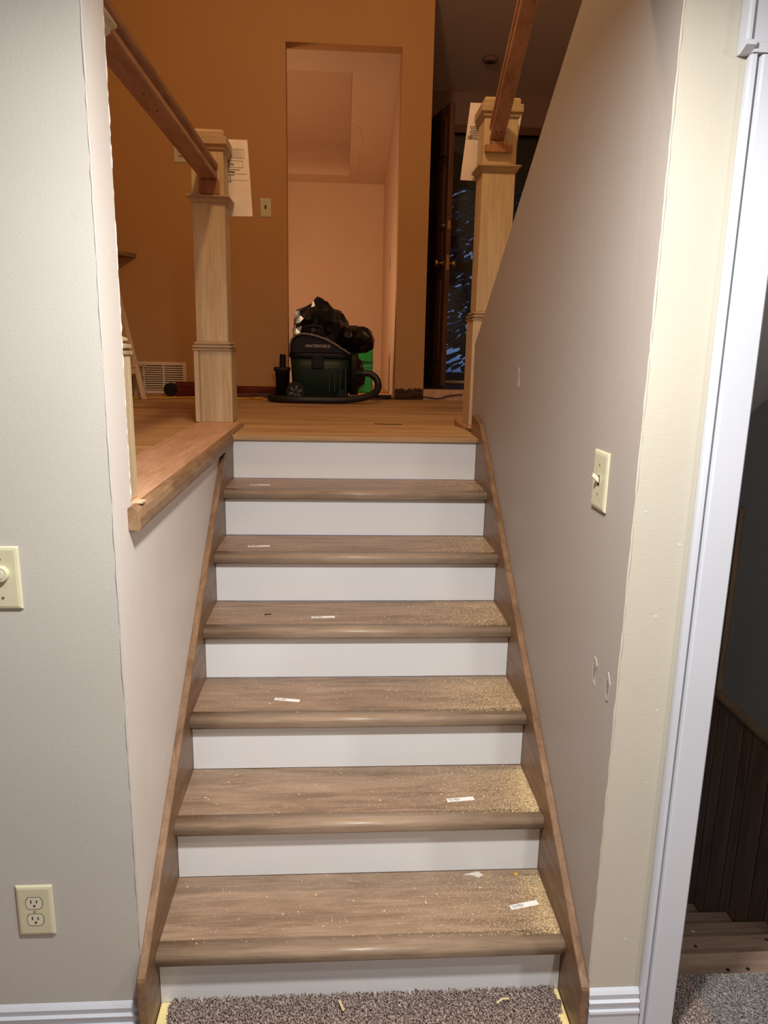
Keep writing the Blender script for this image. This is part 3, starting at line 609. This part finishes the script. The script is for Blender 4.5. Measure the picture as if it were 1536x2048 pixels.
# gouges in the plaster
def gouge(y0, z0, pts, name, deep):
    o = thing(name, (XR, y0, z0), deep, 'wall damage')
    def poly(k, x): return [(x, y0 + a * k, z0 + b_ * k) for a, b_ in pts]
    MB().loft([poly(1.0, XR - 0.0002), poly(.9, XR - 0.0022), poly(.62, XR - 0.0012)]).build('torn_rim', 'taupe_r', o)
    MB().loft([poly(.5, XR - 0.0013), poly(.46, XR - 0.0018)]).build('hollow_shade', 'gougeshade', o)  # darker patch drawn for the shadow in the gouge
gouge(0.918, 1.583, [(-.010, -.033), (.004, -.036), (.009, -.012), (.006, .012), (.012, .030), (.004, .036), (-.008, .024), (-.004, .002)], 'plaster_gouge', 'narrow upright gouge in the right wall above the upper treads')
gouge(0.000, 0.930, [(-.008, -.038), (.006, -.034), (.010, -.010), (.014, .016), (.012, .034), (.000, .038), (-.016, .022), (-.010, .006), (-.006, -.014)], 'plaster_gouge', 'left of the two torn gouges in the right wall near its corner')
gouge(-0.085, 0.935, [(-.010, -.036), (.004, -.040), (.012, -.010), (.014, .020), (.002, .034), (-.016, .010), (-.014, -.012)], 'plaster_gouge', 'torn gouge right beside the corner of the right wall')
for i, (x, z) in enumerate([(1.16, 0.48), (1.155, 0.90), (1.14, 0.30), (1.15, 0.72), (1.085, 1.35), (1.13, 1.12), (1.10, 0.19), (1.165, 1.28)]):
    MB().cyl((x, YR - 0.0005, z), 'y', 0.0020 + 0.0007 * (i % 3), 0.0004, 8).build('nail_hole_patch', 'plaster' if i % 2 else 'trim', wf_o)

# ------------------------------------------------------------------ far wall bits
bb = MB().prism([(3.8495, ZF), (3.834, ZF), (3.834, ZF + 0.012), (3.838, ZF + 0.030), (3.834, ZF + 0.045), (3.832, ZF + 0.062), (3.840, ZF + 0.072), (3.8495, ZF + 0.080)], 'x', -0.60, OX0)
struct(bb.build('baseboard_far', 'base_red'))
tb = MB(); rt = random.Random(3)
pts = [(0.857 + 0.211 * i / 14, ZF + 0.082 + rt.uniform(-.012, .006)) for i in range(15)]
tb.prism([(0.857, ZF + .0005)] + pts + [(1.068, ZF + .0005)], 'y', 3.8445, 3.8497)
for i in range(26):
    x = rt.uniform(.86, 1.05); z = ZF + rt.uniform(.01, .08); s_ = rt.uniform(.005, .016)
    tb.add([(x - s_, 3.8445, z - s_ * .7), (x + s_, 3.8445, z - s_ * .4), (x + s_ * .2, 3.8445, z + s_), (x, 3.8445 - s_ * .6, z)], [(0, 1, 3), (1, 2, 3), (2, 0, 3), (0, 2, 1)])
tag(tb.build('torn_wall_base', 'torn'), 'dark ragged strip where the baseboard was torn off below the wall end', 'wall damage')
vt = thing('vent_register', (-0.811, 3.85, 1.32), 'almond return air vent low on the ochre wall left of the newel post', 'air vent')
x0, x1, z0, z1 = -1.09, -0.654, 1.321, 1.546; y = 3.8497; dv = (-0.955, -0.815)
MB().box(x0, x1, y - .006, y, z0, z0 + .022).box(x0, x1, y - .006, y, z1 - .024, z1).box(x0, x0 + .024, y - .006, y, z0 + .0225, z1 - .0245).box(x1 - .024, x1, y - .006, y, z0 + .0225, z1 - .0245).box(dv[0] - .006, dv[0] + .006, y - .005, y, z0 + .0225, z1 - .0245).box(dv[1] - .006, dv[1] + .006, y - .005, y, z0 + .0225, z1 - .0245).build('frame', 'ventw', vt)
MB().box(x0 + .0245, x1 - .0245, y - .0008, y - .0002, z0 + .0225, z1 - .0245).build('backing', 'slot', vt)
for i in range(11):
    zz = z0 + 0.026 + i * 0.0158
    for xa, xb in ((x0 + .0245, dv[0] - .0065), (dv[0] + .0065, dv[1] - .0065), (dv[1] + .0065, x1 - .0245)):
        MB().prism([(y - .001, zz + .009), (y - .006, zz + .002), (y - .005, zz), (y - .001, zz + .006)], 'x', xa, xb).build('slat', 'ventw', vt)
# red-brown offcut of baseboard lying before the vent
oc = thing('moulding_offcut', (-0.55, 3.72, ZF), 'red-brown baseboard offcut with a dark rounded end lying by the vent', 'board')
MB().prism([(3.70, ZF + .0005), (3.735, ZF + .0005), (3.735, ZF + .105), (3.715, ZF + .110), (3.700, ZF + .095)], 'x', -0.705, -0.33).build('board', 'base_red', oc, bevel=0.003)
MB().cyl((-0.738, 3.690, ZF + .054), 'y', 0.047, 0.055, 24).build('rounded_end', 'brownp', oc, bevel=0.004)
# shelf corner at the far left
tag(MB().prism([(-1.7, 3.62), (-1.10, 3.62), (-0.965, 3.8495), (-1.7, 3.8495)], 'z', 2.252, 2.282).build('wall_shelf', 'captrim', bevel=0.004), 'brown wooden wall shelf with an angled end at the far left', 'shelf')
# slatted chair
ch = thing('slatted_chair', (-1.05, 3.55, ZF), 'pale wooden chair with a notched leaning post by the vent', 'chair')
def lean(x): return x
for yy in (3.46,):
    MB().add([(-0.880, yy, ZF + .0005), (-0.846, yy, ZF + .0005), (-0.846, yy + .022, ZF + .0005), (-0.880, yy + .022, ZF + .0005), (-1.022, yy, 2.05), (-0.996, yy, 2.06), (-0.996, yy + .022, 2.06), (-1.022, yy + .022, 2.05)], [(0, 3, 2, 1), (4, 5, 6, 7), (0, 1, 5, 4), (1, 2, 6, 5), (2, 3, 7, 6), (3, 0, 4, 7)]).build('leg', 'palewood', ch, bevel=0.002)
    MB().box(-1.36, -1.32, yy, yy + .022, ZF + .0005, 1.514).build('leg', 'palewood', ch, bevel=0.002)
for xx in (-1.36, -1.0): MB().box(xx, xx + .026, 3.72, 3.742, ZF + .0005, 1.514).build('leg', 'palewood', ch, bevel=0.002)
for i in range(16):
    z = 1.655 + i * 0.0165; x = -0.880 - (z - ZF) * 0.1905
    MB().box(x - 0.020, x + 0.002, 3.463, 3.478, z, z + 0.0085).build('slat', 'palewood', ch)
for i in range(4):
    MB().box(-1.40, -0.905, 3.455 + i * 0.078, 3.455 + i * 0.078 + .06, 1.515, 1.531).build('seat_slat', 'palewood', ch, bevel=0.002)
MB().box(-1.38, -0.915, 3.462, 3.478, 1.472, 1.514).build('apron', 'palewood', ch, bevel=0.002)

# cords
def smooth_path(pts, n=8):
    P = [Vector(p) for p in pts]; out = []
    for i in range(len(P) - 1):
        a, b2, c, d = P[max(i - 1, 0)], P[i], P[i + 1], P[min(i + 2, len(P) - 1)]
        for k in range(n):
            t = k / n; out.append(0.5 * ((2 * b2) + (-a + c) * t + (2 * a - 5 * b2 + 4 * c - d) * t * t + (-a + 3 * b2 - 3 * c + d) * t ** 3))
    out.append(P[-1]); return out
zc = ZF + 0.0056
tag(MB().tube(smooth_path([(-0.95, 3.50, zc), (-0.72, 3.60, zc), (-0.60, 3.655, zc), (-0.45, 3.66, zc), (-0.24, 3.60, zc), (-0.13, 3.73, zc), (-0.10, 3.76, zc), (-0.16, 3.66, zc), (-0.10, 3.58, zc), (-0.062, 3.50, zc)]), 0.005, 8).build('extension_cord', 'yellow', smooth=True), 'yellow extension cord lying on the plywood below the ochre wall', 'cord')
zc2 = ZE + 0.0
tag(MB().tube(smooth_path([(0.64, 3.80, ZF + .006), (0.76, 3.79, ZF + .005), (0.88, 3.82, ZF + .012), (1.00, 3.832, ZF + .030), (1.10, 3.838, ZF + .020), (1.18, 3.838, ZF + .012), (1.26, 3.838, ZF + .034), (1.36, 3.84, ZF + .045)]), 0.0045, 8).build('power_cord', 'darkcord', smooth=True), 'dark power cord sagging along the low step to the entry', 'cord')
tag(MB().box(0.70, 0.83, 3.79, 3.815, ZF + .0101, ZF + .035).build('plug_block', 'blackp', bevel=0.006), 'black plug block on the floor below the opening', 'plug')
# scraps by the right newel and on the plywood
tag(MB().add([(1.02, 2.02, ZF + .0005), (1.045, 2.035, ZF + .0005), (1.062, 1.86, ZF + .0005), (1.04, 1.85, ZF + .0005), (1.015, 2.01, ZF + .035), (1.03, 2.02, ZF + .038), (1.062, 1.87, ZF + .016), (1.045, 1.86, ZF + .014)], [(0, 3, 2, 1), (4, 5, 6, 7), (0, 1, 5, 4), (1, 2, 6, 5), (2, 3, 7, 6), (3, 0, 4, 7)]).build('wood_scrap', 'oakblock', bevel=0.002), 'reddish wood scrap leaning at the foot of the right newel post', 'wood scrap')
db = MB(); rd = random.Random(8)
for i in range(70):
    x, y = rd.uniform(1.045, 1.10), rd.uniform(1.70, 1.84); s_ = rd.uniform(.003, .010)
    db.add([(x - s_, y - s_ * .5, ZF + .0004), (x + s_, y - s_ * .3, ZF + .0004), (x, y + s_, ZF + .0004), (x, y, ZF + s_ * .8)], [(0, 1, 3), (1, 2, 3), (2, 0, 3), (2, 1, 0)])
do = db.build('debris', 'torn'); do['kind'] = 'stuff'; tag(do, 'dark crumbled debris at the top right corner of the stairs', 'debris')
tag(MB().tube([(0.62, 2.02, ZF + .0025), (0.70, 2.00, ZF + .0028), (0.76, 2.015, ZF + .0025)], 0.002, 5).build('splinter', 'torn'), 'long dark splinter lying on the plywood landing', 'splinter')

# ------------------------------------------------------------------ wet/dry vacuum
VY = 3.575
vc = thing('shop_vacuum', (0.318, VY, ZF), 'dark green and black shop vacuum standing before the opening', 'vacuum')
def srect(cx, cy, hx, hy, z, n=32, p=5.0):
    return [(cx + hx * math.copysign(abs(math.cos(t)) ** (2 / p), math.cos(t)), cy + hy * math.copysign(abs(math.sin(t)) ** (2 / p), math.sin(t)), z) for t in [2 * math.pi * k / n for k in range(n)]]
C = 0.318
tank = MB().loft([srect(C, VY, .178, .125, ZF + .030), srect(C, VY, .186, .132, ZF + .036), srect(C, VY, .198, .142, ZF + .22), srect(C, VY, .203, .145, ZF + .292)]).build('tank', 'greenp', vc, smooth=True)
for i in range(4):
    xx = 0.375 + i * 0.036
    MB().box(xx, xx + 0.013, VY - .146, VY - .12, ZF + .07, ZF + .235).build('tank_rib', 'greenp', tank, bevel=0.003)
MB().loft([srect(C, VY, .206, .148, ZF + .293), srect(C, VY, .212, .153, ZF + .298), srect(C, VY, .212, .153, ZF + .322), srect(C, VY, .206, .148, ZF + .327)]).build('rim', 'blackp', vc, smooth=True)
lp = [(.110, .327), (.113, .375), (.124, .415), (.150, .445), (.195, .458), (.245, .455), (.300, .444), (.360, .424), (.420, .394), (.475, .358), (.524, .327)]
lid = MB()
cxm, czm = 0.30, ZF + .327
def lidring(k, y): return [(cxm + (px - cxm) * k, y, czm + (pz - .327) * k) for px, pz in lp]
lid.loft([lidring(.90, VY - .132), lidring(.95, VY - .122), lidring(.97, VY), lidring(.95, VY + .122), lidring(.90, VY + .132)]).build('lid', 'brownp', vc, bevel=0.004)
hp = [(px, VY - .136, ZF + pz) for px, pz in lp]
han = MB(); rin = []
for px, pz in lp:
    dx, dz = px - cxm, pz - .30; l = math.hypot(dx, dz); ux, uz = dx / l, dz / l
    rin.append([(px, VY - .150, ZF + pz), (px - ux * .012, VY - .152, ZF + pz - uz * .012), (px - ux * .014, VY - .10, ZF + pz - uz * .014), (px + ux * .002, VY - .10, ZF + pz + uz * .002)])
han.loft(rin).build('handle_arch', 'greyp', vc)
xf = Matrix.Translation((0.302, VY - .1345, ZF + .372)) @ Matrix.Rotation(math.radians(90), 4, 'X')
lg = MB(); lg.box(0.219, 0.385, VY - .1335, VY - .1325, ZF + .360, ZF + .384)
text_mesh(lg, 'MASTERFORCE', 0.0275, xf, 1, squash=0.90, depth=0.0008, shear=0.25)
lg.build('logo', ['brownp', 'silver'], vc)
la = MB().box(0.262, 0.344, VY - .166, VY - .146, ZF + .225, ZF + .318).build('latch', 'blackp', vc, bevel=0.006)
for i in range(5): MB().box(0.268, 0.338, VY - .1695, VY - .1662, ZF + .232 + i * .0135, ZF + .239 + i * .0135).build('latch_rib', 'brownp', la)
for wx, wy in ((0.155, VY - .172), (0.155, VY + .132), (0.470, VY - .150), (0.470, VY + .115)):
    rw = .068 if wx < .3 else .042
    wh = MB().cyl((wx, wy, ZF + rw + .001), 'y', rw, .036, 28).build('wheel', 'blackp', vc, bevel=0.006)
    if wx < .3 and wy < VY:
        MB().cyl((wx, wy - .004, ZF + rw + .001), 'y', rw * .72, .0038, 24).build('hub', 'brownp', wh)
        for k in range(6):
            a = k * math.pi / 3 + .3; ca_, sa_ = math.cos(a), math.sin(a)
            c0 = Vector((wx, wy - .0065, ZF + rw + .001)); d = Vector((ca_, 0, sa_)); e = Vector((-sa_, 0, ca_))
            vs = [c0 + d * .012 + e * .005, c0 + d * .045 + e * .009, c0 + d * .045 - e * .009, c0 + d * .012 - e * .005]
            MB().add(vs + [v + Vector((0, .0024, 0)) for v in vs], [(0, 1, 2, 3), (7, 6, 5, 4), (0, 4, 5, 1), (1, 5, 6, 2), (2, 6, 7, 3), (3, 7, 4, 0)]).build('spoke', 'greyp', wh)
# side accessory holder and port on the left, swivel head behind the lid
MB().loft([srect(.062, VY - .05, .042, .045, ZF + .035), srect(.060, VY - .05, .048, .050, ZF + .20), srect(.058, VY - .05, .055, .055, ZF + .205), srect(.058, VY - .05, .055, .055, ZF + .228)]).build('side_caddy', 'blackp', vc, smooth=True)
MB().cyl((.062, VY - .05, ZF + .229), 'z', .022, .085, 16, .020).build('stub_pipe', 'blackp', vc)
MB().tube(smooth_path([(.215, VY + .05, ZF + .44), (.215, VY + .05, ZF + .49), (.235, VY + .05, ZF + .505), (.30, VY + .05, ZF + .505), (.325, VY + .05, ZF + .49), (.335, VY + .05, ZF + .40)], 5), .011, 8).build('carry_handle', 'brownp', vc, smooth=True)
MB().loft([srect(.548, VY, .030, .075, ZF + .05), srect(.552, VY, .034, .08, ZF + .28), srect(.548, VY, .028, .07, ZF + .33)]).build('motor_side', 'brownp', vc, smooth=True)
MB().cyl((.555, VY - .05, ZF + .195), 'x', .032, .05, 18, .028).build('hose_port', 'blackp', vc)
path = smooth_path([(.600, VY - .05, ZF + .195), (.655, VY - .055, ZF + .195), (.700, VY - .07, ZF + .165), (.715, VY - .10, ZF + .115), (.690, VY - .15, ZF + .070), (.610, VY - .205, ZF + .040), (.48, VY - .245, ZF + .026), (.318, VY - .265, ZF + .025), (.16, VY - .262, ZF + .025), (.045, VY - .215, ZF + .025), (-.012, VY - .12, ZF + .025), (-.015, VY - .02, ZF + .025), (.01, VY + .07, ZF + .025)], 16)
MB().tube(path, .024, 12, rf=lambda i: .0245 if i % 2 else .0212).build('hose', 'hose', vc, smooth=True)

# ------------------------------------------------------------------ garbage bag, green package
bgm = bmesh.new()
for (x, y, z, a, b_, c) in [(.28, 4.06, 1.66, .17, .16, .30), (.37, 4.08, 1.52, .24, .17, .205), (.40, 4.06, 1.78, .12, .13, .17), (.57, 4.06, 1.735, .13, .13, .105), (.625, 4.05, 1.755, .085, .10, .085), (.205, 4.05, 1.78, .10, .13, .19), (.33, 4.06, 1.80, .14, .14, .195), (.23, 4.06, 1.86, .10, .12, .115), (.50, 4.08, 1.48, .14, .15, .165)]:
    r_ = bmesh.ops.create_icosphere(bgm, subdivisions=3, radius=1.0)
    for v in r_['verts']: v.co = Vector((x + v.co.x * a, y + v.co.y * b_, z + v.co.z * c))
r_ = bmesh.ops.create_cone(bgm, segments=10, radius1=.13, radius2=.012, depth=.12, cap_ends=True)
for v in r_['verts']: v.co = v.co + Vector((.292, 4.05, 1.955))
me = bpy.data.meshes.new('bag'); 
for v in bgm.verts: v.co.z = max(v.co.z, ZF + .003)
bgm.to_mesh(me); bgm.free(); me.materials.append(MT['bag'])
org = Vector((.38, 4.06, ZF))
me.transform(Matrix.Translation(-org))
bo = bpy.data.objects.new('garbage_bag', me); COL.objects.link(bo); bo.location = org
rm = bo.modifiers.new('skin', 'REMESH'); rm.mode = 'VOXEL'; rm.voxel_size = 0.011
tx = bpy.data.textures.new('crumple', 'CLOUDS'); tx.noise_scale = 0.11; tx.noise_depth = 2
dp = bo.modifiers.new('crumple', 'DISPLACE'); dp.texture = tx; dp.strength = 0.085; dp.mid_level = 0.52
dc = bo.modifiers.new('facets', 'DECIMATE'); dc.ratio = 0.045
tag(bo, 'crumpled black garbage bag slumped in the opening behind the vacuum', 'garbage bag')
gp = thing('green_package', (.66, 4.62, ZF), 'bright green package standing behind the garbage bag', 'package')
MB().box(.590, .725, 4.58, 4.66, ZF + .0005, ZF + .385).build('body', 'greenbox', gp, bevel=0.012)
MB().box(.5885, .7265, 4.5785, 4.6615, ZF + .205, ZF + .212).box(.5885, .7265, 4.5785, 4.6615, ZF + .236, ZF + .262).build('printed_band', 'greendark', gp)
MB().box(.5875, .7275, 4.5775, 4.6625, ZF + .150, ZF + .178).build('pale_label', 'plaster', gp)

# ------------------------------------------------------------------ entry door and storm door
dl = thing('entry_door', (1.09, 4.98, ZE), 'dark stained panel door standing open at the entry', 'door')
hx, hy, ex, ey = 1.092, 4.975, 1.262, 4.205
u = Vector((ex - hx, ey - hy, 0)); Ld = u.length; u.normalize(); nrm = Vector((u.y, -u.x, 0))
if nrm.x > 0: nrm = -nrm
def D(a, d, z): p = Vector((hx, hy, 0)) + u * a + nrm * d; return (p.x, p.y, z)
def dbox(mb, a0, a1, d0, d1, z0, z1):
    return mb.add([D(a0, d0, z0), D(a1, d0, z0), D(a1, d1, z0), D(a0, d1, z0), D(a0, d0, z1), D(a1, d0, z1), D(a1, d1, z1), D(a0, d1, z1)], [(0, 3, 2, 1), (4, 5, 6, 7), (0, 1, 5, 4), (1, 2, 6, 5), (2, 3, 7, 6), (3, 0, 4, 7)])
dbox(MB(), 0, Ld, -.022, .016, ZE + .008, 3.435).build('leaf', 'doorwood', dl, bevel=0.003)
for a0, a1 in ((.10, .36), (.45, .70)):
    for z0, z1 in ((ZE + .22, ZE + .80), (ZE + .98, ZE + 1.62), (ZE + 1.72, ZE + 1.94)):
        dbox(MB(), a0, a1, .0162, .022, z0, z1).build('panel', 'doorwood', dl, bevel=0.004)
        dbox(dbox(dbox(dbox(MB(), a0 - .016, a0 - .001, .0162, .026, z0 - .016, z1 + .016), a1 + .001, a1 + .016, .0162, .026, z0 - .016, z1 + .016), a0 - .001, a1 + .001, .0162, .026, z0 - .016, z0 - .001), a0 - .001, a1 + .001, .0162, .026, z1 + .001, z1 + .016).build('panel_moulding', 'doorwood', dl)
kz = 2.32
for sd_, s_ in ((.016, 1), (-.022, -1)):
    kb = MB(); c0 = Vector(D(Ld - .065, sd_, kz)); rings = []
    for t, q in ((0, .030), (.006, .030), (.008, .012), (.030, .011), (.036, .022), (.050, .029), (.064, .024), (.068, .010)):
        rings.append([tuple(c0 + nrm * (t * s_) + u * (math.cos(k * math.pi / 8) * q) + Vector((0, 0, math.sin(k * math.pi / 8) * q))) for k in range(16)])
    kb.loft(rings).build('door_knob', 'brass', dl, smooth=True)
    kb = MB(); c0 = Vector(D(Ld - .065, sd_, kz + .27)); rings = []
    for t, q in ((0, .028), (.012, .026), (.014, .012), (.030, .010)):
        rings.append([tuple(c0 + nrm * (t * s_) + u * (math.cos(k * math.pi / 8) * q) + Vector((0, 0, math.sin(k * math.pi / 8) * q))) for k in range(16)])
    kb.loft(rings).build('deadbolt', 'brass', dl, smooth=True)
dbox(MB(), Ld, Ld + .002, -.014, .008, kz - .055, kz + .055).build('latch_plate', 'brass', dl)
dbox(MB(), Ld, Ld + .002, -.014, .008, kz + .24, kz + .30).build('latch_plate', 'brass', dl)
sdr = thing('storm_door', (1.6, 5.08, ZE), 'black framed storm door with two glass panes onto the dusk', 'storm door')
a0, a1 = 1.10, 2.12
MB().box(a0, a0 + .11, 5.05, 5.085, ZE, 3.4595).box(a1 - .11, a1, 5.05, 5.085, ZE, 3.4595).box(a0 + .1105, a1 - .1105, 5.05, 5.085, ZE, 1.475).box(a0 + .1105, a1 - .1105, 5.05, 5.085, 2.335, 2.415).box(a0 + .1105, a1 - .1105, 5.05, 5.085, 3.02, 3.4595).build('frame', 'frame_black', sdr)
MB().box(a0 + .111, a1 - .111, 5.064, 5.068, 1.4755, 2.3345).build('pane', 'glass', sdr)
MB().box(a0 + .111, a1 - .111, 5.064, 5.068, 2.4155, 3.0195).build('pane', 'glass', sdr)
MB().box(1.10, 2.12, 5.0, 5.049, ZF, ZE + 0.02).build('sill', 'palewood', sdr)
